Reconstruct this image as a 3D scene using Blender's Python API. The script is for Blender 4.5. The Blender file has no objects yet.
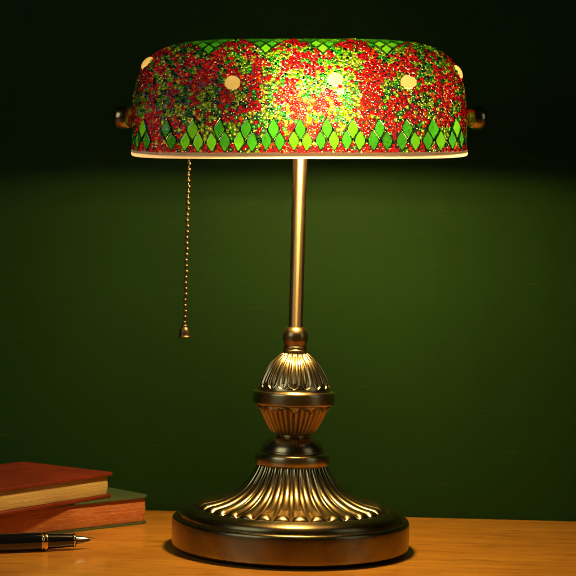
import bpy, bmesh, math, random
import numpy as np
from mathutils import Vector, Matrix, noise, kdtree
random.seed(7); rng = np.random.default_rng(7)
R = math.radians
sc = bpy.context.scene
C = sc.collection
MM = 0.001

# ------------------------------------------------------------------ helpers
def link_mesh(name, me, mats, parent=None, smooth=True):
    o = bpy.data.objects.new(name, me)
    C.objects.link(o)
    for m in (mats if isinstance(mats, (list, tuple)) else [mats]):
        me.materials.append(m)
    if smooth:
        me.polygons.foreach_set('use_smooth', [True] * len(me.polygons))
    if parent: o.parent = parent
    return o

def mesh_np(name, verts, faces):
    """verts (n,3) in metres, faces (m,4) quads"""
    me = bpy.data.meshes.new(name)
    verts = np.asarray(verts, dtype=np.float32); faces = np.asarray(faces, dtype=np.int32)
    k = faces.shape[1]
    me.vertices.add(len(verts)); me.vertices.foreach_set('co', verts.ravel())
    me.loops.add(faces.size); me.loops.foreach_set('vertex_index', faces.ravel())
    me.polygons.add(len(faces))
    me.polygons.foreach_set('loop_start', np.arange(0, faces.size, k, dtype=np.int32))
    me.update(calc_edges=True); me.validate()
    return me

def bm_obj(name, bm, mats, parent=None, smooth=True):
    me = bpy.data.meshes.new(name)
    bmesh.ops.recalc_face_normals(bm, faces=bm.faces)
    bm.to_mesh(me); bm.free()
    return link_mesh(name, me, mats, parent, smooth)

def lathe(name, prof, mats, parent=None, seg=96, disp=None, loc=(0, 0, 0), axis='z'):
    """prof: list of (r,z) in mm, densely sampled; disp(theta, i, t) -> mm offset along the profile normal"""
    P = np.array(prof, float); n = len(P)
    T = np.gradient(P, axis=0); T /= (np.linalg.norm(T, axis=1)[:, None] + 1e-9)
    N = np.stack([T[:, 1], -T[:, 0]], 1)
    th = np.linspace(0, 2 * np.pi, seg, endpoint=False)
    V = np.zeros((n, seg, 3))
    for i in range(n):
        d = np.zeros(seg) if disp is None else disp(th, P[i], i / (n - 1))
        r = np.maximum(P[i, 0] + N[i, 0] * d, 0.0); z = P[i, 1] + N[i, 1] * d
        V[i, :, 0] = r * np.cos(th); V[i, :, 1] = r * np.sin(th); V[i, :, 2] = z
    I = np.arange(n * seg).reshape(n, seg)
    F = np.stack([I[:-1], np.roll(I[:-1], -1, 1), np.roll(I[1:], -1, 1), I[1:]], -1).reshape(-1, 4)
    V = V.reshape(-1, 3) * MM
    if axis == 'x': V = V[:, [2, 1, 0]] * np.array([1, 1, -1])
    me = mesh_np(name, V, F)
    o = link_mesh(name, me, mats, parent); o.location = loc
    return o

def spline(pts, n=8):
    """Catmull-Rom through (r,z) points; a point given twice stays a sharp corner"""
    out = []
    P = [np.array(p, float) for p in pts]
    for i in range(len(P) - 1):
        p1, p2 = P[i], P[i + 1]
        if np.allclose(p1, p2): continue
        p0 = P[i - 1] if i > 0 else p1
        p3 = P[i + 2] if i + 2 < len(P) else p2
        for k in range(n):
            t = k / n
            out.append(tuple(0.5 * ((2 * p1) + (-p0 + p2) * t + (2 * p0 - 5 * p1 + 4 * p2 - p3) * t * t + (-p0 + 3 * p1 - 3 * p2 + p3) * t ** 3)))
    out.append(tuple(P[-1]))
    return out

def empty(name, loc=(0, 0, 0), rot=(0, 0, 0)):
    o = bpy.data.objects.new(name, None); C.objects.link(o)
    o.location = loc; o.rotation_euler = rot; o.empty_display_size = 0.02
    return o

def tag(o, label, cat):
    o['label'] = label; o['category'] = cat; return o

# ------------------------------------------------------------------ materials
def new_mat(name):
    m = bpy.data.materials.new(name); m.use_nodes = True
    nt = m.node_tree; nt.nodes.clear()
    return m, nt, nt.nodes, nt.links

def out(nt, shader, disp=None):
    o = nt.nodes.new('ShaderNodeOutputMaterial'); nt.links.new(shader, o.inputs['Surface'])
    return o

def noise_n(nt, scale, vec, detail=4, rough=.5, dist=0.0):
    n = nt.nodes.new('ShaderNodeTexNoise'); n.inputs['Scale'].default_value = scale
    n.inputs['Detail'].default_value = detail; n.inputs['Roughness'].default_value = rough
    n.inputs['Distortion'].default_value = dist
    nt.links.new(vec, n.inputs['Vector']); return n.outputs['Fac']

def mapping(nt, scale=(1, 1, 1), rot=(0, 0, 0), loc=(0, 0, 0)):
    tc = nt.nodes.new('ShaderNodeTexCoord'); mp = nt.nodes.new('ShaderNodeMapping')
    mp.inputs['Scale'].default_value = scale; mp.inputs['Rotation'].default_value = rot; mp.inputs['Location'].default_value = loc
    nt.links.new(tc.outputs['Object'], mp.inputs['Vector']); return mp.outputs['Vector']

def ramp(nt, fac, stops):
    r = nt.nodes.new('ShaderNodeValToRGB'); e = r.color_ramp.elements
    while len(e) < len(stops): e.new(0.5)
    for k, (p, c) in enumerate(stops):
        e[k].position = p; e[k].color = (*c, 1) if len(c) == 3 else c
    nt.links.new(fac, r.inputs['Fac']); return r.outputs['Color']

def bump(nt, h, strength, dist):
    b = nt.nodes.new('ShaderNodeBump'); b.inputs['Strength'].default_value = strength; b.inputs['Distance'].default_value = dist
    nt.links.new(h, b.inputs['Height']); return b.outputs['Normal']

def g3(v): return (v, v, v)

def principled(nt, **kw):
    p = nt.nodes.new('ShaderNodeBsdfPrincipled')
    for k, v in kw.items():
        k = k.replace('_', ' ')
        if hasattr(v, 'is_linked') or isinstance(v, bpy.types.NodeSocket): nt.links.new(v, p.inputs[k])
        else: p.inputs[k].default_value = v
    return p.outputs[0]

def mixc(nt, fac, a, b, mode='MIX'):
    m = nt.nodes.new('ShaderNodeMix'); m.data_type = 'RGBA'; m.blend_type = mode
    for s, v in ((m.inputs[0], fac), (m.inputs[6], a), (m.inputs[7], b)):
        if isinstance(v, bpy.types.NodeSocket): nt.links.new(v, s)
        elif isinstance(v, (int, float)): s.default_value = v
        else: s.default_value = (*v, 1)
    return m.outputs[2]

def mix_shader(nt, fac, a, b):
    m = nt.nodes.new('ShaderNodeMixShader')
    if isinstance(fac, bpy.types.NodeSocket): nt.links.new(fac, m.inputs[0])
    else: m.inputs[0].default_value = fac
    nt.links.new(a, m.inputs[1]); nt.links.new(b, m.inputs[2]); return m.outputs[0]

def brass(name, light, dark, rough, brush=(2, 2, 500), cast=False, aniso=0.0):
    m, nt, N, L = new_mat(name)
    v = mapping(nt, (1, 1, 1))
    big = noise_n(nt, 45, v, 5, .6)
    if aniso and cast: fine = noise_n(nt, 1.0, mapping(nt, (22, 22, 2)), 2, .5)
    if not (aniso and cast): fine = noise_n(nt, 1.0, mapping(nt, brush), 3, .6)
    spots = noise_n(nt, 420, v, 3, .7)
    col = ramp(nt, big, [(.3, dark), (.68, light)])
    col = mixc(nt, ramp(nt, spots, [(.62, g3(0)), (.74, g3(.5))]), col, tuple(c * .35 for c in dark))
    ro = N.new('ShaderNodeMapRange'); ro.inputs['To Min'].default_value = rough - (.02 if cast else .07); ro.inputs['To Max'].default_value = rough + (.03 if cast else .1)
    L.new(fine, ro.inputs['Value'])
    kw = {} if cast else {'Normal': bump(nt, fine, .12, .0003)}
    if aniso:
        t = N.new('ShaderNodeTangent'); t.direction_type = 'RADIAL'; t.axis = 'Z'
        kw['Tangent'] = t.outputs[0]; kw['Anisotropic'] = aniso; kw['Anisotropic_Rotation'] = .25
    out(nt, principled(nt, Base_Color=col, Metallic=1.0, Roughness=ro.outputs[0], **kw))
    return m

M_BRASS = brass('antique_brass', (.50, .36, .15), (.32, .225, .085), .27)
M_CAST = brass('cast_antique_brass', (.60, .46, .21), (.40, .295, .12), .22, (300, 300, 300), True)
M_CAST_DK = brass('dark_cast_antique_brass', (.46, .345, .145), (.33, .24, .10), .36, (300, 300, 300), True)
M_BRASS_DK = brass('dark_antique_brass', (.33, .235, .09), (.20, .14, .05), .30)
M_POLE = brass('pole_brass', (.62, .46, .21), (.52, .37, .16), .34, (3, 3, 900), aniso=.85)
M_BASE = brass('brushed_antique_brass', (.30, .245, .115), (.18, .145, .063), .27, (3, 3, 700), True, .45)
M_BAND = brass('band_brass', (.58, .47, .22), (.38, .30, .13), .27, (3, 3, 900), True, .4)
M_CHAIN = brass('chain_brass', (.20, .135, .06), (.12, .08, .035), .42)

def wood():
    m, nt, N, L = new_mat('varnished_wood')
    v = mapping(nt, (1.2, 14, 14), (0, 0, R(1.5)))
    broad = noise_n(nt, 3.2, v, 5, .55, .6)
    v2 = mapping(nt, (5, 190, 190), (0, 0, R(1.5)))
    grain = noise_n(nt, 2.0, v2, 5, .65, .2)
    pores = noise_n(nt, 1.0, mapping(nt, (34, 420, 420), (0, 0, R(1.5))), 3, .6)
    c = ramp(nt, broad, [(.28, (.47, .18, .016)), (.5, (.62, .27, .026)), (.72, (.74, .35, .040))])
    c = mixc(nt, ramp(nt, grain, [(.32, g3(.7)), (.56, g3(0))]), c, (.32, .12, .016))
    c = mixc(nt, ramp(nt, pores, [(.34, g3(.8)), (.43, g3(0))]), c, (.20, .07, .012))
    streak = noise_n(nt, 1.0, mapping(nt, (16, 150, 150), (0, 0, R(2)), (3.1, .7, 0)), 2, .5)
    c = mixc(nt, ramp(nt, streak, [(.65, g3(0)), (.70, g3(.75))]), c, (.11, .035, .01))
    h = N.new('ShaderNodeMath'); h.operation = 'ADD'; L.new(grain, h.inputs[0]); L.new(pores, h.inputs[1])
    rr = N.new('ShaderNodeMapRange'); rr.inputs['To Min'].default_value = .22; rr.inputs['To Max'].default_value = .42
    L.new(noise_n(nt, 26, mapping(nt, (1, 2, 1)), 5, .6), rr.inputs['Value'])
    out(nt, principled(nt, Base_Color=c, Roughness=rr.outputs[0], Coat_Weight=.35, Coat_Roughness=.08, Normal=bump(nt, h.outputs[0], .14, .0006)))
    return m

def wall_mat():
    m, nt, N, L = new_mat('green_painted_wall')
    n1 = noise_n(nt, 5, mapping(nt, (1, 1, .35)), 5, .6)
    n2 = noise_n(nt, 90, mapping(nt), 4, .7)
    scr = noise_n(nt, 1.0, mapping(nt, (22, 22, 240), (0, R(12), 0)), 2, .5)
    c = ramp(nt, n1, [(.3, (.0062, .028, .0016)), (.7, (.0090, .038, .0021))])
    c = mixc(nt, ramp(nt, n2, [(.40, g3(0)), (.75, g3(.22))]), c, (.016, .050, .003))
    c = mixc(nt, ramp(nt, scr, [(.69, g3(0)), (.74, g3(.4))]), c, (.035, .072, .012))
    out(nt, principled(nt, Base_Color=c, Roughness=.7, Specular_IOR_Level=.12, Normal=bump(nt, n2, .12, .001)))
    return m

def bead_mat(name, rough, ior=1.45, tile=False):
    m, nt, N, L = new_mat(name)
    a = N.new('ShaderNodeAttribute'); a.attribute_name = 'tint'
    col = a.outputs['Color']
    kw = {}
    if tile:
        w = noise_n(nt, 1.0, mapping(nt, (90, 90, 420)), 3, .5)
        col = mixc(nt, .55, col, mixc(nt, w, g3(.45), g3(1.15)), 'MULTIPLY')
        kw['Normal'] = bump(nt, w, .25, .0006)
    out(nt, principled(nt, Base_Color=col, Transmission_Weight=.93, Roughness=rough, IOR=ior, **kw))
    return m

def translucent_mat(name, dcol, tcol, fac, grain=0):
    m, nt, N, L = new_mat(name)
    d = N.new('ShaderNodeBsdfDiffuse'); t = N.new('ShaderNodeBsdfTranslucent')
    d.inputs[0].default_value = (*dcol, 1); t.inputs[0].default_value = (*tcol, 1)
    if grain:
        f = noise_n(nt, 700, mapping(nt), 3, .6)
        L.new(mixc(nt, f, tuple(c * .6 for c in dcol), tuple(min(1, c * 1.4) for c in dcol)), d.inputs[0])
    out(nt, mix_shader(nt, fac, d.outputs[0], t.outputs[0]))
    return m

M_BEAD = bead_mat('seed_bead_glass', .06)
M_TILE = bead_mat('green_tile_glass', .10, 1.5, True)
M_GROUT = translucent_mat('grey_grout', (.34, .31, .38), (.04, .03, .02), .08, 1)
M_BACK = translucent_mat('milky_shell_glass', (.26, .24, .17), (.98, .90, .42), .78)
M_RIM = translucent_mat('cream_rim', (.72, .62, .50), (.86, .72, .54), .36)

def glossy_cream():
    m, nt, N, L = new_mat('cream_glass_pebble')
    n = noise_n(nt, 260, mapping(nt), 3, .5)
    cc_ = mixc(nt, n, (1, 1, .95), (1, .96, .84))
    t = N.new('ShaderNodeBsdfPrincipled'); L.new(cc_, t.inputs['Base Color']); t.inputs['Transmission Weight'].default_value = 1; t.inputs['Roughness'].default_value = .22; t.inputs['IOR'].default_value = 1.42
    p = principled(nt, Base_Color=(.78, .70, .52, 1), Roughness=.18)
    out(nt, mix_shader(nt, .86, p, t.outputs[0]))
    return m
M_PEBBLE = glossy_cream()

def emit(name, col, s):
    m, nt, N, L = new_mat(name)
    e = N.new('ShaderNodeEmission'); e.inputs[0].default_value = (*col, 1); e.inputs[1].default_value = s
    out(nt, e.outputs[0]); return m
BULB_COL = (1.0, .65, .26)
M_BULB = emit('lit_bulb', BULB_COL, 370)

def simple(name, col, rough, metallic=0, **kw):
    m, nt, N, L = new_mat(name)
    out(nt, principled(nt, Base_Color=(*col, 1), Roughness=rough, Metallic=metallic, **kw)); return m

def leather(name, ca, cb, rough=.42):
    m, nt, N, L = new_mat(name)
    n = noise_n(nt, 22, mapping(nt), 6, .65, .4)
    cell = N.new('ShaderNodeTexVoronoi'); cell.inputs['Scale'].default_value = 900
    L.new(mapping(nt), cell.inputs['Vector'])
    wear = noise_n(nt, 60, mapping(nt, (1, .3, 1)), 5, .7)
    c = ramp(nt, n, [(.3, ca), (.72, cb)])
    c = mixc(nt, ramp(nt, wear, [(.58, g3(0)), (.70, g3(.5))]), c, tuple(min(1, x * 1.8 + .02) for x in cb))
    out(nt, principled(nt, Base_Color=c, Roughness=rough, Normal=bump(nt, cell.outputs['Distance'], .22, .0003)))
    return m
M_RED = leather('red_leather', (.13, .013, .005), (.24, .031, .009))
M_GREEN = leather('green_cloth', (.042, .072, .024), (.064, .105, .036), .55)

def pages(name, ca, cb, cc, z=2600, blotch=.0):
    m, nt, N, L = new_mat(name)
    lines = noise_n(nt, 1.0, mapping(nt, (14, 14, z)), 3, .6)
    c = ramp(nt, lines, [(.33, ca), (.5, cb), (.7, cc)])
    if blotch:
        b = noise_n(nt, 1.0, mapping(nt, (130, 130, 420), (0, R(20), 0)), 5, .7)
        c = mixc(nt, ramp(nt, b, [(.50, g3(0)), (.66, g3(blotch))]), c, (.62, .34, .16))
    out(nt, principled(nt, Base_Color=c, Roughness=.75, Normal=bump(nt, lines, .5, .0006)))
    return m
M_PAGES = pages('cream_page_edges', (.42, .28, .08), (.62, .45, .15), (.72, .55, .22))
M_PAGES_RED = pages('rust_sprinkled_page_edges', (.34, .085, .018), (.52, .16, .032), (.60, .22, .055), 1800, .5)

M_PENBLACK = simple('black_lacquer', (.006, .006, .007), .10, Coat_Weight=1.0, Coat_Roughness=.04)
M_GOLD = simple('pen_gold', (.85, .58, .22), .16, 1)
M_STEEL = simple('nib_steel', (.72, .70, .66), .2, 1)
M_SLIT = simple('nib_slit_dark', (.02, .02, .02), .5)
M_FELT = simple('dark_felt', (.02, .016, .012), .95)
M_SOCKET = simple('socket_brass', (.40, .28, .12), .35, 1)

# ------------------------------------------------------------------ setting
WALL_Y = .184
def box_bm(bm, lo, hi):
    lo = Vector(lo); hi = Vector(hi)
    m = Matrix.Translation((lo + hi) / 2) @ Matrix.Diagonal((*(hi - lo), 1))
    return bmesh.ops.create_cube(bm, size=1, matrix=m)
bm = bmesh.new(); box_bm(bm, (-1.3, -1.0, -.035), (1.3, WALL_Y - .0015, 0))
bmesh.ops.bevel(bm, geom=[e for e in bm.edges], offset=.0025, segments=3, affect='EDGES')
table = bm_obj('table_top', bm, wood(), smooth=False); table['kind'] = 'structure'
bm = bmesh.new(); box_bm(bm, (-2.2, WALL_Y, -.8), (2.2, WALL_Y + .1, 1.8))
wall = bm_obj('wall', bm, wall_mat(), smooth=False); wall['kind'] = 'structure'

# ------------------------------------------------------------------ lamp
lamp = empty('desk_lamp')
tag(lamp, 'lit antique brass desk lamp with a red and green beaded mosaic glass shade', 'lamp')

# foot: slab, ogee ring, fluted trumpet
lathe('felt_pad', [(0, .0), (88, .0), (89, .6), (89, 2.2)], M_FELT, lamp, 128)
slab = spline([(0, 2.2), (0, 2.2), (92.5, 2.2), (92.5, 2.2), (94.4, 3.2), (94.9, 5), (95, 9), (95, 16), (94.9, 21.5), (94.5, 24.0), (93.3, 25.4), (91.6, 25.8), (90.2, 25.2),
               (89.4, 24.4), (89.4, 24.4), (89.0, 25.4), (88.7, 27.6), (87.3, 30.0), (84.6, 31.8), (81.4, 33.0), (78.8, 33.6), (77.0, 33.3), (76.0, 32.2), (75.6, 31.0), (75.6, 31.0), (72.0, 31.0)], 6)
base = lathe('base', slab, M_BASE, lamp, 192)
NF = 32
flp = spline([(75.4, 31.6), (74.2, 33.6), (71.0, 34.9), (65.5, 36.0), (58.0, 38.0), (50.0, 41.5), (43.0, 46.0), (37.0, 51.8), (32.5, 58.0), (29.0, 64.0), (27.2, 69.0)], 9)
def flute(th, p, t):
    u = np.abs(((th * NF / (2 * np.pi)) % 1) - .5) * 2          # 0 at rib centre, 1 in valley
    rib = np.sqrt(np.clip(1 - (u / .93) ** 2, 0, 1))
    amp = (2.6 + 2.2 * np.exp(-((t - .25) / .3) ** 2)) * (1 - .35 * t)
    amp *= min(1, math.sqrt(max(0.0, t) / .045)) if t < .045 else 1
    amp *= .30 + .70 * min(1, t / .22) ** 1.2
    bead = .25 * math.exp(-((t - .055) / .03) ** 2)
    return -.3 - .5 * amp + amp * rib + bead * np.clip(1 - u * 1.25, 0, 1) ** .6
lathe('fluted_skirt', flp, M_CAST, lamp, NF * 14, flute)

lathe('collar', spline([(26, 67.2), (26, 67.2), (28.2, 67.2), (29.4, 68.2), (29.9, 70.5), (29.9, 73), (29.4, 75.6), (28, 77), (25.8, 77.4), (25.8, 77.4), (25.2, 78.4),
        (25.0, 80), (23.8, 83.2), (21.2, 86.4), (17.6, 88.8), (14.8, 89.6), (14.8, 89.6), (13.2, 90.2), (12.9, 91.2), (13.6, 92.4)], 6), M_BAND, lamp, 128)

# baluster: lower cup, band, upper dome
cup = spline([(13.0, 91.6), (16.0, 92.6), (18.6, 95.0), (21.4, 99.5), (24.0, 104.5), (26.2, 109.0), (27.8, 112.6), (29.0, 115.2), (29.0, 116.4)], 10)
def cup_d(th, p, t):
    u = (th * 36 / (2 * np.pi)) % 1 - .5
    lobe = (th * 12 / (2 * np.pi)) % 1 - .5
    edge = .80 - .16 * (np.abs(lobe) * 2) ** 2                    # scalloped upper end
    inside = 1 / (1 + np.exp((t - edge) * 60)) * min(1, max(0, (t - .04) / .08))
    lip = 1.1 * np.exp(-((t - edge - .035) / .03) ** 2) * np.clip(1 - (np.abs(lobe) * 2) ** 8, .2, 1)
    g = np.cos(u * np.pi) ** .9
    return inside * (-.11 + .11 * g) * p[0] + lip
lathe('lower_cup', cup, M_CAST_DK, lamp, 36 * 14, cup_d)
lathe('band', spline([(28.0, 115.6), (28.0, 115.6), (31.4, 115.8), (32.6, 116.6), (32.9, 118.2), (32.9, 123.8), (32.6, 125.4), (31.6, 126.4), (28.6, 126.8), (27.0, 127.6)], 6), M_BAND, lamp, 128)
dome = spline([(31.0, 126.2), (29.6, 127.8), (28.4, 130.6), (27.8, 132.6), (26.7, 135.8), (24.7, 140.2), (22.0, 145.0), (18.6, 149.6), (14.6, 153.6), (11.2, 156.2), (9.0, 157.2)], 10)
def dome_d(th, p, t):
    u = (th * 18 / (2 * np.pi)) % 1 - .5
    a = np.abs(u) * 2
    # long tongues: round lower end near t=.2, tapering up to the neck
    w = .86 * (1 - max(0.0, (.42 - t) / .26) ** 2) ** .5 if .16 < t < .42 else (.86 if t >= .42 else 0.0)
    w *= 1.0 if t < .42 else 1 - .18 * (t - .42)
    fade = min(1, max(0, (.97 - t) / .12))
    if w <= 0.01: return -.2 * np.ones_like(th)
    ins = 1 / (1 + np.exp((a - w) * 22))
    rim = .75 * np.exp(-((a - w) / .10) ** 2)
    mid = .7 * np.exp(-(a / .14) ** 2) * (1 if t > .34 else 0.25)
    return fade * (ins * -1.15 + rim + mid) - .2 * (1 - fade)
lathe('upper_dome', dome, M_CAST, lamp, 18 * 22, dome_d)
lathe('ball_joint', spline([(8.6, 156.6), (9.6, 157.4), (9.9, 158.6), (9.3, 159.6), (8.9, 159.9), (8.9, 159.9), (9.5, 160.8), (9.3, 161.9), (8.4, 162.6), (8.4, 162.6),
        (9.0, 164.2), (9.9, 166.6), (10.3, 169.4), (10.0, 172.4), (8.8, 175.0), (7.4, 176.6), (6.4, 177.4), (5.6, 177.8)], 6), M_BRASS, lamp, 96)
lathe('pole', [(5.8, 177), (5.8, 200), (5.8, 240), (5.8, 280), (5.8, 320), (5.8, 341), (5.2, 342), (0, 342)], M_POLE, lamp, 64)

# ---- shade assembly frame (tilts a little forward on its end knobs)
SH_TILT = R(8.0)
shade_loc = (-.001, 0, .3205)
shade_rot = (SH_TILT, R(-1.5), 0)
a_, b_, h_, p_, q_ = 129.5, 68.0, 85.0, 5.0, 2.3

def surf(psi, phi):
    X = np.sign(psi) * np.abs(np.sin(psi)) ** (2 / p_)
    r = np.abs(np.cos(psi)) ** (2 / p_)
    c = np.cos(phi); s = np.sin(phi)
    return np.stack([a_ * X, -b_ * r * np.sign(c) * np.abs(c) ** (2 / q_), h_ * r * np.abs(s) ** (2 / q_)], -1)
def implicit(P):
    X, Y, Z = np.abs(P[..., 0]) / a_, np.abs(P[..., 1]) / b_, np.abs(P[..., 2]) / h_
    return X ** p_ + (Y ** q_ + Z ** q_) ** (p_ / q_)
def normal_at(P):
    P = np.asarray(P, float); e = .05; g = np.zeros_like(P)
    for k in range(3):
        d = np.zeros(3); d[k] = e
        g[..., k] = implicit(P + d) - implicit(P - d)
    return g / (np.linalg.norm(g, axis=-1)[..., None] + 1e-12)

# band mapping: (l, z): l = arc length along the rim outline from front centre, z = height
uu = np.linspace(0, 1, 1500) ** 2.5 * np.pi / 4; qq = np.concatenate([uu, np.pi / 2 - uu[::-1][1:]])
pp = np.unique(np.round(np.concatenate([qq - np.pi, qq - np.pi / 2, qq, qq + np.pi / 2]), 12))
rx = a_ * np.sign(np.sin(pp)) * np.abs(np.sin(pp)) ** (2 / p_); ry = -b_ * np.sign(np.cos(pp)) * np.abs(np.cos(pp)) ** (2 / p_)
rl = np.concatenate([[0], np.cumsum(np.hypot(np.diff(rx), np.diff(ry)))]); rl -= rl[np.argmin(np.abs(pp))]
RIM_L = rl[-1]
def band_pt(l, z):
    l = (l + RIM_L) % (2 * RIM_L) - RIM_L
    x = np.interp(l, rl, rx); y = np.interp(l, rl, ry)
    lo, hi = .3, 1.0
    for _ in range(30):
        k = (lo + hi) / 2
        if implicit(np.array([x * k, y * k, z])) > 1: hi = k
        else: lo = k
    return np.array([x * lo, y * lo, z])
def top_pt(x, s):
    s = -s
    """x along the shade, s = arc length from the ridge towards the front (mm)"""
    psi = math.copysign(math.asin(min(1, abs(x / a_) ** (p_ / 2))), x)
    ph = np.linspace(np.pi / 2, 0.02, 300) if s >= 0 else np.linspace(np.pi / 2, np.pi - .02, 300)
    P = surf(np.full(300, psi), ph); L = np.concatenate([[0], np.cumsum(np.linalg.norm(np.diff(P, axis=0), axis=1))])
    return np.array([np.interp(abs(s), L, P[:, k]) for k in range(3)])

# shell grid
NP, NQ = 470, 300
uu = np.linspace(-1, 1, NP * 8); psi = np.sign(uu) * np.abs(uu) ** 2.5 * (np.pi / 2 - 1e-4)
psi = np.unique(np.concatenate([psi, np.linspace(-np.pi / 2 + 1e-4, np.pi / 2 - 1e-4, NP * 8)]))
# re-sample psi so that it is even along the front profile
Pf = surf(psi, np.full_like(psi, .9)); L = np.concatenate([[0], np.cumsum(np.linalg.norm(np.diff(Pf, axis=0), axis=1))])
psi = np.interp(np.linspace(0, L[-1], NP), L, psi)
phi = np.linspace(0, np.pi, 4000); Pf = surf(np.zeros_like(phi), phi); L = np.concatenate([[0], np.cumsum(np.linalg.norm(np.diff(Pf, axis=0), axis=1))])
phi = np.interp(np.linspace(0, L[-1], NQ), L, phi)
G = surf(psi[:, None] * np.ones((1, NQ)), phi[None, :] * np.ones((NP, 1)))
I = np.arange(NP * NQ).reshape(NP, NQ)
F = np.stack([I[:-1, :-1], I[1:, :-1], I[1:, 1:], I[:-1, 1:]], -1).reshape(-1, 4)
V = G.reshape(-1, 3)
FC = V[F].mean(1)
e1 = V[F[:, 2]] - V[F[:, 0]]; e2 = V[F[:, 3]] - V[F[:, 1]]
AREA = .5 * np.linalg.norm(np.cross(e1, e2), axis=1)

# --- diamonds
tiles = []      # (polygon corners in 3D, group)
def diamond(fn, cu, cv, hw, hh):
    ro = rot_of(cu, cv) if fn is band_pt else 0
    c, s = math.cos(ro), math.sin(ro)
    return [fn(cu + hh * s, cv - hh * c), fn(cu + hw * c, cv + hw * s), fn(cu - hh * s, cv + hh * c), fn(cu - hw * c, cv - hw * s)]
def rot_of(u, v): return R(3.5) * math.sin(u * 12.9 + v * 78.2)
TW, TH = 4.95, 8.4
cells = []
n_cl = round(2 * RIM_L / 20.4); per = 2 * RIM_L / n_cl
for k in range(n_cl):
    c = -RIM_L + (k + .5) * per
    j = random.uniform(-.5, .5); low = 9.6 + random.uniform(-.4, .4)
    drop = random.random()
    if drop > .08: cells.append(('band', c + j - 5.05 + random.uniform(-.2, .1), low + random.uniform(-.5, .5), random.uniform(.94, 1.02)))
    cells.append(('band', c + j + 5.05 + random.uniform(-.1, .2), low + random.uniform(-.5, .5), random.uniform(.94, 1.03)))
    cells.append(('band', c + j, low + 8.7 + random.uniform(0, .8), random.uniform(.97, 1.08)))
for xc in (-70, -26, 18, 67):
    NN = 5
    for i in range(NN):
        for jx in range(NN):
            cells.append(('top', xc + (i - jx) * 5.0, (i + jx - NN + 1) * 8.5, .985, xc))
tile_poly = []
for kind, u, v, s, *grp in cells:
    fn = band_pt if kind == 'band' else top_pt
    if kind == 'top' and abs(u) > 121: continue
    tile_poly.append((kind, diamond(fn, u, v, TW * s, TH * s), fn(u, v), fn, u, v, s, grp[0] if grp else None))

# points covered by tiles (for bead exclusion and for the clear backing below them)
tcen = [t[2] for t in tile_poly]
tkd = kdtree.KDTree(len(tcen))
for k, c in enumerate(tcen): tkd.insert(Vector(c), k)
tkd.balance()
def in_tile(P, grow=1.0):
    """signed 'diamond metric' <1 inside"""
    best = 9.
    for co, k, d in tkd.find_range(Vector(P), 13):
        _, q, c, *_r = tile_poly[k]
        ax = (q[1] - q[3]) / 2; ay = (q[2] - q[0]) / 2
        w = P - c
        m = abs(w @ ax) / (ax @ ax) * 1.0 + abs(w @ ay) / (ay @ ay)
        best = min(best, m)
    return best
# --- pebbles
def front_pt(x, z):
    X = min(1, abs(x) / a_); Z = z / h_
    v = max(0, (1 - X ** p_)) ** (q_ / p_) - Z ** q_
    return np.array([x, -b_ * max(v, .0) ** (1 / q_), z])
pebbles = [(front_pt(-51, 53), 5.9, 5.9, 0), (front_pt(27, 55.5), 5.5, 5.7, 0), (front_pt(82.5, 53.5), 6.0, 5.0, R(10)),
           (front_pt(31, 46.6), 2.0, 2.4, 0)]
for sx, z in ((-1, 67), (1, 60)):
    y = -18
    # solve x on the surface
    rr = ((abs(y) / b_) ** q_ + (z / h_) ** q_) ** (1 / q_)
    pebbles.append((np.array([sx * a_ * (1 - rr ** p_) ** (1 / p_), y, z]), 6.2, 6.2, 0))
for x in (-60, 0, 60):
    p = front_pt(x, 58); p[1] *= -1; pebbles.append((p, 6.3, 6.3, 0))

# --- beads by dart throwing
NC = 240000
fi = rng.choice(len(F), NC, p=AREA / AREA.sum())
uv = rng.random((NC, 2))
cand = (V[F[fi, 0]] * ((1 - uv[:, :1]) * (1 - uv[:, 1:])) + V[F[fi, 1]] * (uv[:, :1] * (1 - uv[:, 1:])) +
        V[F[fi, 2]] * (uv[:, :1] * uv[:, 1:]) + V[F[fi, 3]] * ((1 - uv[:, :1]) * uv[:, 1:]))
cell = 3.6; grid = {}
beads = []
peb = [(p, max(r1, r2)) for p, r1, r2, _ in pebbles]
for ci in range(NC):
    P = cand[ci]
    if P[2] < 1.5: continue
    r = 1.66 + .2 * (rng.random() - .5) if ci < NC * .4 else (1.3 if ci < NC * .7 else .95)
    key = (int(P[0] // cell), int(P[1] // cell), int(P[2] // cell)); ok = True
    for dx in (-1, 0, 1):
        for dy in (-1, 0, 1):
            for dz in (-1, 0, 1):
                for (Q, rq) in grid.get((key[0] + dx, key[1] + dy, key[2] + dz), ()):
                    d2 = (P[0] - Q[0]) ** 2 + (P[1] - Q[1]) ** 2 + (P[2] - Q[2]) ** 2
                    if d2 < ((r + rq) * .83) ** 2: ok = False; break
                if not ok: break
            if not ok: break
        if not ok: break
    if not ok: continue
    if any(((P - pp_) ** 2).sum() < (rr_ + r * .55) ** 2 for pp_, rr_ in peb): continue
    if in_tile(P) < 1.08 + .09 * r: continue
    grid.setdefault(key, []).append((P, r)); beads.append((P, r))
print('beads', len(beads))
BP = np.array([b[0] for b in beads]); BR = np.array([b[1] for b in beads])
BN = normal_at(BP)
nb = len(BP)
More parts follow.
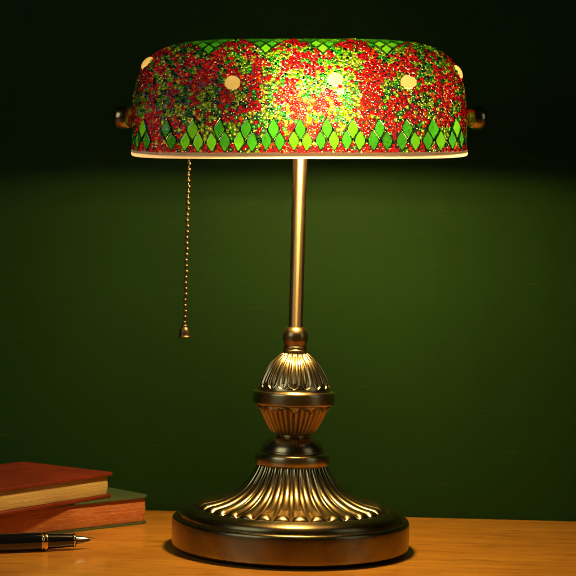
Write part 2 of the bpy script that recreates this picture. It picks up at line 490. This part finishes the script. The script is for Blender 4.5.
# colour
tint = np.zeros((nb, 3))
is_red = np.zeros(nb, bool)
for k in range(nb):
    P = Vector(BP[k])
    v = noise.noise(P / 15.0) * .62 + noise.noise(P / 6.0 + Vector((9, 3, 1))) * .5 + random.uniform(-.13, .13)
    low = BP[k, 2] < 9
    if v + random.uniform(-.16, .16) > .0 or (low and random.random() < .5):
        is_red[k] = True
        tint[k] = np.array([.76, .010, .034]) * random.uniform(.65, 1.0) if random.random() < .85 else np.array([.50, .007, .06])
        if random.random() < .10: tint[k] = (.92, .13, .004)
    else:
        w = random.random()
        if w < .40: tint[k] = np.array([.34, .82, .02]) * random.uniform(.85, 1.05)
        elif w < .54: tint[k] = (.66, .88, .10)
        elif w < .78: tint[k] = np.array([.015, .36, .03]) * random.uniform(.7, 1.2)
        else: tint[k] = np.array([.003, .08, .012]) * random.uniform(.7, 1.3)
# geometry
S1, S2 = 12, 6
th = np.arange(S1) / S1 * 2 * np.pi; ph = np.arange(S2) / S2 * 2 * np.pi
ref = np.where(np.abs(BN[:, 2:3]) < .9, np.array([[0, 0, 1.]]), np.array([[1., 0, 0]]))
T1 = np.cross(BN, ref); T1 /= np.linalg.norm(T1, axis=1)[:, None]; T2 = np.cross(BN, T1)
ang = rng.random(nb) * 2 * np.pi
D = T1 * np.cos(ang)[:, None] + T2 * np.sin(ang)[:, None]
side = rng.random(nb) < .27
tilt = np.where(side, rng.uniform(1.25, 1.57, nb), np.abs(rng.normal(0, .2, nb)))
AX = BN * np.cos(tilt)[:, None] + D * np.sin(tilt)[:, None]
U = np.cross(AX, np.cross(BN, D)); U /= np.linalg.norm(U, axis=1)[:, None]
W = np.cross(AX, U)
solid = is_red & (rng.random(nb) < .75)
maj = BR * np.where(solid, .53, .60); mr = BR - maj; mz = BR * np.where(side, .72, .62)
ctr = BP + BN * (BR * .42)[:, None]
ring = (maj[:, None, None] + mr[:, None, None] * np.cos(ph)[None, None, :])          # nb,1,S2
rad = ring * np.ones((1, S1, 1))
VX = (ctr[:, None, None, :] + U[:, None, None, :] * (rad * np.cos(th)[None, :, None])[..., None] + W[:, None, None, :] * (rad * np.sin(th)[None, :, None])[..., None]
      + AX[:, None, None, :] * ((mz[:, None, None] * np.sin(ph)[None, None, :]) * np.ones((1, S1, 1)))[..., None])
I = (np.arange(nb) * S1 * S2)[:, None, None] + (np.arange(S1) * S2)[None, :, None] + np.arange(S2)[None, None, :]
In = np.roll(I, -1, 1)
FB = np.stack([I, In, np.roll(In, -1, 2), np.roll(I, -1, 2)], -1).reshape(-1, 4)
me = mesh_np('bead_mosaic', VX.reshape(-1, 3) * MM, FB)
ca = me.color_attributes.new('tint', 'FLOAT_COLOR', 'POINT')
cc = np.ones((nb, S1 * S2, 4)); cc[:, :, :3] = tint[:, None, :]
ca.data.foreach_set('color', cc.astype(np.float32).ravel())

# shell faces: clear milky glass under beads and tiles, grout elsewhere
bkd = kdtree.KDTree(nb)
for k in range(nb): bkd.insert(Vector(BP[k]), k)
bkd.balance()
mat_idx = np.zeros(len(F), np.int32)
for k in range(len(F)):
    c = FC[k]; co, i, d = bkd.find(Vector(c))
    if d < BR[i] * .74: mat_idx[k] = 1; continue
    if in_tile(c) < (.91 if c[2] < 40 else .98): mat_idx[k] = 1; continue
    for pp_, rr_ in peb:
        if abs(c[0] - pp_[0]) < 8 and ((c - pp_) ** 2).sum() < (rr_ * .96) ** 2: mat_idx[k] = 1
shell_me = mesh_np('shade', V * MM, F)
shade = link_mesh('shade', shell_me, [M_GROUT, M_BACK], lamp)
shell_me.polygons.foreach_set('material_index', mat_idx)
shade.location = shade_loc; shade.rotation_euler = shade_rot
shade['label'] = 'rounded mosaic glass shade set with red and green seed beads'
link_mesh('bead_mosaic', me, M_BEAD, shade)

def tile_mesh(sel):
    VV, FF, CC = [], [], []
    for (kind, q, c, fn, u, v, s, _g) in sel:
        g = 4; base_i = len(VV); hw, hh = TW * s, TH * s
        tint_c = np.array([.026, .23, .024]) * random.uniform(.6, 1.25) if random.random() < .68 else np.array([.075, .36, .024]) * random.uniform(.8, 1.3)
        pts = {}
        # grid over the unit diamond (p+q coordinates)
        for lay, off, shr in ((0, .15, 1.0), (1, 1.25, 1.0), (2, 1.6, .96)):
            for i in range(g + 1):
                for j in range(g + 1):
                    A, B = (i / g - .5) * shr, (j / g - .5) * shr
                    ro = rot_of(u, v) if kind == 'band' else 0
                    du, dv = (A - B) * hw, (A + B) * hh
                    P = fn(u + du * math.cos(ro) - dv * math.sin(ro), v + du * math.sin(ro) + dv * math.cos(ro))
                    n = normal_at(P)
                    pts[(lay, i, j)] = len(VV); VV.append(P + n * off); CC.append((*tint_c, 1))
        for i in range(g):
            for j in range(g):
                FF.append([pts[(0, i, j)], pts[(0, i, j + 1)], pts[(0, i + 1, j + 1)], pts[(0, i + 1, j)]])
                FF.append([pts[(2, i, j)], pts[(2, i + 1, j)], pts[(2, i + 1, j + 1)], pts[(2, i, j + 1)]])
        for l in (0, 1):
            for k in range(g):
                FF.append([pts[(l, k, 0)], pts[(l, k + 1, 0)], pts[(l + 1, k + 1, 0)], pts[(l + 1, k, 0)]])
                FF.append([pts[(l, k + 1, g)], pts[(l, k, g)], pts[(l + 1, k, g)], pts[(l + 1, k + 1, g)]])
                FF.append([pts[(l, 0, k + 1)], pts[(l, 0, k)], pts[(l + 1, 0, k)], pts[(l + 1, 0, k + 1)]])
                FF.append([pts[(l, g, k)], pts[(l, g, k + 1)], pts[(l + 1, g, k + 1)], pts[(l + 1, g, k)]])
    me = mesh_np('tiles', np.array(VV) * MM, np.array(FF))
    ca = me.color_attributes.new('tint', 'FLOAT_COLOR', 'POINT')
    ca.data.foreach_set('color', np.array(CC, np.float32).ravel())
    return me
o = link_mesh('diamond_tile_band', tile_mesh([t for t in tile_poly if t[0] == 'band']), M_TILE, shade, smooth=False)
o['label'] = 'zigzag band of green glass diamond tiles above the rim'
tops = [t for t in tile_poly if t[0] == 'top']
for k in range(4):
    xc = (-70, -26, 18, 67)[k]
    sel = [t for t in tops if t[7] == xc]
    if sel: link_mesh('diamond_tile_cluster', tile_mesh(sel), M_TILE, shade, smooth=False)

for (P, r1, r2, ro) in pebbles:
    n = normal_at(P); N3 = Vector(n)
    bm = bmesh.new(); bmesh.ops.create_uvsphere(bm, u_segments=32, v_segments=16, radius=1)
    for v in bm.verts:
        x = v.co.x
        if ro and x > 0: v.co.y *= 1 - .45 * x ** 1.5; v.co.x *= 1.3
        v.co.x += noise.noise(Vector((v.co.y, v.co.z, P[0]))) * .04
    bmesh.ops.delete(bm, geom=[v for v in bm.verts if v.co.z < -.3], context='VERTS')   # the underside is bedded in the grout
    bmesh.ops.scale(bm, vec=(r1 * MM, r2 * MM, 3.4 * MM), verts=bm.verts)
    xax = (Vector((0, 0, 1)).cross(N3)).normalized(); yax = N3.cross(xax)
    m = Matrix((xax, yax, N3)).transposed().to_4x4(); m.translation = Vector(P + n * .6) * MM
    bmesh.ops.transform(bm, matrix=m @ Matrix.Rotation(-ro, 4, 'Z'), verts=bm.verts)
    bm_obj('cream_pebble', bm, M_PEBBLE, shade)

# rim: a folded strip round the mouth of the shade
nr = 420
ls = np.linspace(-RIM_L, RIM_L, nr, endpoint=False)
sec = [(.2, 1.0), (1.9, .9), (2.3, .2), (2.3, -2.4), (1.8, -3.3), (.6, -3.6), (-1.6, -3.4)]
RV = []
for l in ls:
    x = np.interp(l, rl, rx); y = np.interp(l, rl, ry)
    n = normal_at(np.array([x, y, 0.])); n[2] = 0; n /= np.linalg.norm(n)
    for (o_, z_) in sec: RV.append(np.array([x, y, 0]) + n * o_ + np.array([0, 0, z_]))
I = np.arange(nr * len(sec)).reshape(nr, len(sec)); In = np.roll(I, -1, 0)
FR = np.stack([I[:, :-1], In[:, :-1], In[:, 1:], I[:, 1:]], -1).reshape(-1, 4)
o = link_mesh('rim', mesh_np('rim', np.array(RV) * MM, FR), M_RIM, shade)
o['label'] = 'narrow cream rim round the mouth of the shade'

# end knobs and the crossbar they screw onto
prof = spline([(0, 0), (0, 0), (6.6, 0), (6.6, 0), (7.0, 1.6), (5.8, 3.0), (5.6, 4.4), (7.6, 6.6), (8.9, 9.6), (9.2, 12.4), (8.8, 15.4), (7.2, 18.2), (4.0, 19.9), (0, 20.3)], 5)
for s in (-1, 1):
    k = lathe('shade_knob', prof, M_CAST, lamp, 48, loc=(s * .1288 - .001, -.004, .3445 + s * .0035), axis='x')
    if s < 0: k.rotation_euler = (0, 0, math.pi)
bar = lathe('crossbar', [(0, -128.5), (2.4, -128.5), (2.4, 128.5), (0, 128.5)], M_SOCKET, lamp, 20, loc=(-.001, -.004, .3445), axis='x')
bar.rotation_euler = (0, R(-1.5), 0)
sock = lathe('socket', spline([(0, -34), (0, -34), (10, -34), (12, -32), (12.5, -28), (12.5, -8), (11.6, -3), (11, 0), (11, 0), (9, 0)], 4), M_SOCKET, lamp, 48, loc=(-.021, -.0465, .351), axis='x')
bulb = lathe('bulb', spline([(9.0, -2), (9.2, 4), (9.8, 9), (13, 17), (16.4, 26), (17.9, 34), (18, 40), (16.4, 47), (12.5, 52.5), (6.5, 56), (0, 57)], 4), M_BULB, lamp, 32, loc=(-.0205, -.0465, .351), axis='x')
bulb['label'] = 'glowing bulb inside the shade'

# pull chain
cx, cy = -.0885, -.006
bm = bmesh.new(); z = .3415; zb = .1785; k = 0
while z > zb:
    bmesh.ops.create_uvsphere(bm, u_segments=12, v_segments=8, radius=.00165, matrix=Matrix.Translation((cx + .0003 * math.sin(k * 1.7), cy, z)))
    z -= .00452; k += 1
bmesh.ops.create_cone(bm, cap_ends=True, segments=8, radius1=.0005, radius2=.0005, depth=.1665, matrix=Matrix.Translation((cx, cy, .3415 - .083)))
ch = bm_obj('pull_chain', bm, M_CHAIN, lamp)
o = lathe('pull_bell', spline([(0, 177.6), (1.4, 177.4), (2.2, 176.4), (2.2, 175.4), (2.2, 175.4), (3.0, 174.8), (3.9, 173.0), (4.2, 170.8), (4.3, 168.8), (5.0, 167.8), (5.0, 167.2), (4.6, 166.8), (3.6, 167.2), (0, 168.5)], 4), M_CHAIN, None, 40)
o.parent = ch; o.location = (cx, cy, 0)

# ------------------------------------------------------------------ books
def rrect(w, l, r, n=8, corners=(1, 1, 1, 1)):
    """outline with the corner at 0,0; x 0..w, y 0..l"""
    pts = []
    for k, (cx_, cy_, a0) in enumerate(((r, r, 180), (w - r, r, 270), (w - r, l - r, 0), (r, l - r, 90))):
        for i in range(n + 1):
            a = R(a0 + 90 * i / n); pts.append((cx_ + r * math.cos(a), cy_ + r * math.sin(a)))
    return pts
def prism(bm, pts, z0, z1, f0=None, bev=0):
    lo = [bm.verts.new((x * MM, y * MM, z0 * MM)) for x, y in pts]; hi = [bm.verts.new((x * MM, y * MM, z1 * MM)) for x, y in pts]
    n = len(pts); top = bm.faces.new(hi); bm.faces.new(lo[::-1])
    for i in range(n): bm.faces.new((lo[i], lo[(i + 1) % n], hi[(i + 1) % n], hi[i]))
    if bev:
        es = [e for e in bm.edges if len({v in lo for v in e.verts}) == 1]
        bmesh.ops.bevel(bm, geom=es, offset=bev * MM, segments=3, affect='EDGES', clamp_overlap=True)
def book(name, label, loc, ang, w, l, t, mc, mp, cov, rc, over):
    """local +x runs along the hidden end (w), local -y... the page side faces local x=0"""
    root = empty(name, loc, (0, 0, ang)); tag(root, label, 'book')
    bm = bmesh.new()
    o2 = rrect(w, l, rc)
    for z0, z1 in ((0, cov), (t - cov, t)): prism(bm, o2, z0, z1, bev=min(cov * .45, 1.0))
    # rounded spine joining the boards at x = w
    sp = [(w - 2, 0.6)]; 
    prof_ = []
    for i in range(13):
        a = -math.pi / 2 + math.pi * i / 12
        prof_.append((w - 4 + 7 * math.cos(a), t / 2 + t / 2 * math.sin(a)))
    va = [bm.verts.new((x * MM, 4 * MM, z * MM)) for x, z in prof_]; vb = [bm.verts.new((x * MM, (l - 4) * MM, z * MM)) for x, z in prof_]
    for i in range(12): bm.faces.new((va[i], va[i + 1], vb[i + 1], vb[i]))
    c = bm_obj('cover', bm, mc, root, smooth=False)
    c.data.polygons.foreach_set('use_smooth', [len(p.vertices) < 8 for p in c.data.polygons])
    # page block, the fore-edge very slightly uneven
    bm = bmesh.new()
    NZ, NU = 26, 60; ring_ = rrect(w - over - 3, l - 2 * over, rc * .8, 6)
    ring2 = []
    for i in range(len(ring_)):                                     # subdivide long sides
        p0, p1 = ring_[i], ring_[(i + 1) % len(ring_)]; d = math.dist(p0, p1); n = max(1, int(d / 5))
        for k in range(n): ring2.append((p0[0] + (p1[0] - p0[0]) * k / n, p0[1] + (p1[1] - p0[1]) * k / n))
    rows = []
    for iz in range(NZ + 1):
        z = cov + .02 + (t - 2 * cov - .04) * iz / NZ; zz = (iz / NZ - .5) * 2
        row = []
        for (x, y) in ring2:
            j = noise.noise(Vector((x * .08, y * .08, z * 2.2 + loc[0] * 99))) * .35
            bow = .9 * (zz * zz)                                     # fore-edge bows in towards the boards
            row.append(bm.verts.new(((x + over + bow * (1 - x / w * 2) + j) * MM, (y + over + bow * (1 - 2 * y / l)) * MM, z * MM)))
        rows.append(row)
    n = len(ring2)
    for a, b in zip(rows[:-1], rows[1:]):
        for i in range(n): bm.faces.new((a[i], a[(i + 1) % n], b[(i + 1) % n], b[i]))
    bm.faces.new(rows[-1]); bm.faces.new(rows[0][::-1])
    bm_obj('page_block', bm, mp, root)
    return root
# local frame: origin at the visible far corner, +y runs back along the visible side towards the camera, +x into the book
def frame(corner, e1):      # e1 = unit direction of the visible side from that corner towards the viewer
    ang = math.atan2(e1[1], e1[0]) - math.pi / 2        # local +y -> e1
    return ang
gA = frame((0, 0), (-.72, -.694))
rA = frame((0, 0), (-.55, -.835))
# local +x = e1 rotated by -90 deg: (e1y, -e1x) = (-.694,.72) -> back-left, into the book
book('green_book', 'green covered book with rust red page edges, lowest of the two stacked books', (-.1198, .1085, .0), gA, 96, 205, 24.0, M_GREEN, M_PAGES_RED, 1.7, 12, 1.6)
book('red_book', 'red brown leather book with cream pages lying on the green book', (-.1515, .0925, .0242), rA, 106, 195, 21.2, M_RED, M_PAGES, 2.3, 5.0, 3.0)

# ------------------------------------------------------------------ pen
pen = empty('fountain_pen', (-.1530, -.0250, .0074), (0, 0, R(21)))
tag(pen, 'black fountain pen with gold band and bare nib lying in front of the books', 'pen')
# local +x points to the nib tip; origin at the nib tip
def pp(name, prof, m, parent=pen, seg=48):
    return lathe(name, [(r, x) for r, x in prof], m, parent, seg, axis='x')
pp('barrel', spline([(0, -152), (3, -151.5), (5.2, -149), (6.0, -140), (6.8, -110), (7.1, -80), (7.2, -50), (7.1, -43.5), (7.1, -43.5), (6.6, -43.2)], 5), M_PENBLACK)
pp('gold_band', spline([(6.9, -44.0), (7.35, -43.8), (7.4, -42.9), (7.0, -42.6), (6.9, -42.4), (7.3, -42.0), (7.3, -39.6), (6.9, -39.3), (6.0, -39.0)], 3), M_GOLD)
pp('grip_section', spline([(6.2, -39.4), (6.1, -38), (5.7, -30), (5.2, -22), (5.0, -18.5), (5.3, -17.3), (5.3, -16.8), (4.6, -16.3), (0, -16.2)], 4), M_PENBLACK)
pp('gold_ring', spline([(5.0, -18.6), (5.5, -18.3), (5.55, -17.4), (5.1, -17.0)], 3), M_GOLD)
# nib: curved metal leaf over a black feed
bm = bmesh.new(); NX, NA = 18, 10; rows = []
for lay in (0, 1):
    for i in range(NX + 1):
        t = i / NX; x = -17 + 17 * t
        half = R(78) if t < .25 else R(78) * (1 - (t - .25) / .75) ** .85 + R(4)
        rad_ = (3.9 - 1.4 * t) - (.25 if lay else 0)
        row = []
        for j in range(NA + 1):
            a = -half + 2 * half * j / NA
            row.append(bm.verts.new((x * MM, rad_ * math.sin(a) * MM, (rad_ * math.cos(a) - .2 - 1.5 * t * t) * MM)))
        rows.append(row)
for lay in (0, 1):
    rr_ = rows[lay * (NX + 1):(lay + 1) * (NX + 1)]
    for a, b in zip(rr_[:-1], rr_[1:]):
        for j in range(NA): bm.faces.new((a[j], a[j + 1], b[j + 1], b[j]))
A_, B_ = rows[:NX + 1], rows[NX + 1:]
for i in range(NX):
    for j in (0, NA): bm.faces.new((A_[i][j], A_[i + 1][j], B_[i + 1][j], B_[i][j]))
for j in range(NA): bm.faces.new((A_[NX][j], A_[NX][j + 1], B_[NX][j + 1], B_[NX][j]))
nib = bm_obj('nib', bm, M_STEEL, pen)
bm = bmesh.new(); rows = []
for i in range(11):
    t = i / 10; x = -16.8 + 13 * t; rad_ = 2.9 * (1 - t) ** .6 + .25
    rows.append([bm.verts.new((x * MM, rad_ * math.sin(a) * MM, (min(0.6, rad_ * math.cos(a)) - .2 + .9 * (1 - t)* 0) * MM)) for a in [2 * math.pi * j / 16 for j in range(16)]])
for a, b in zip(rows[:-1], rows[1:]):
    for j in range(16): bm.faces.new((a[j], a[(j + 1) % 16], b[(j + 1) % 16], b[j]))
bm.faces.new(rows[0]); bm.faces.new(rows[-1][::-1])
bm_obj('feed', bm, M_PENBLACK, pen)

# ------------------------------------------------------------------ light
w = bpy.data.worlds.new('World'); sc.world = w; w.use_nodes = True
w.node_tree.nodes['Background'].inputs[0].default_value = (.45, .65, .55, 1)
w.node_tree.nodes['Background'].inputs[1].default_value = .007
def area(name, loc, target, size, power, col, sy=None):
    l = bpy.data.lights.new(name, 'AREA'); l.energy = power; l.color = col; l.size = size
    if sy: l.shape = 'RECTANGLE'; l.size_y = sy
    o = bpy.data.objects.new(name, l); C.objects.link(o); o.location = loc
    o.rotation_euler = (Vector(target) - Vector(loc)).to_track_quat('-Z', 'Y').to_euler()
    return o
area('fill_light', (1.05, -.55, .55), (0, 0, .25), .5, .42, (.92, 1.0, .96), .8)  # added right-hand fill, brightens the end knobs and broadens the brass highlights
area('fill_light', (-.95, -.95, .75), (0, 0, .2), .8, 2.6, (.88, .98, 1.0), .9)

# ------------------------------------------------------------------ camera
FPX = 1600.0
cam = bpy.data.cameras.new('camera'); co = bpy.data.objects.new('camera', cam); C.objects.link(co)
cam.sensor_width = 36; cam.lens = 36 * FPX / 576; cam.clip_end = 50; cam.clip_start = .01
pitch = math.atan(18 / FPX)
co.location = (-.007, -1.28, .223)
base_m = Matrix.Rotation(math.pi / 2 - pitch, 4, 'X')
co.matrix_world = Matrix.Translation(co.location) @ base_m @ Matrix.Rotation(R(1.5), 4, 'Z')
cam.dof.use_dof = True; cam.dof.focus_distance = 1.22; cam.dof.aperture_fstop = 20
sc.camera = co

sc.view_settings.view_transform = 'Standard'; sc.view_settings.look = 'None'; sc.view_settings.exposure = 0; sc.view_settings.gamma = 1
sc.render.engine = 'CYCLES'
cy_ = sc.cycles
cy_.use_denoising = True
try: cy_.denoiser = 'OPENIMAGEDENOISE'; cy_.denoising_input_passes = 'RGB_ALBEDO_NORMAL'
except Exception: pass
cy_.max_bounces = 14; cy_.transmission_bounces = 12; cy_.diffuse_bounces = 5; cy_.glossy_bounces = 5; cy_.transparent_max_bounces = 12
cy_.sample_clamp_indirect = 6; cy_.caustics_reflective = False; cy_.caustics_refractive = True
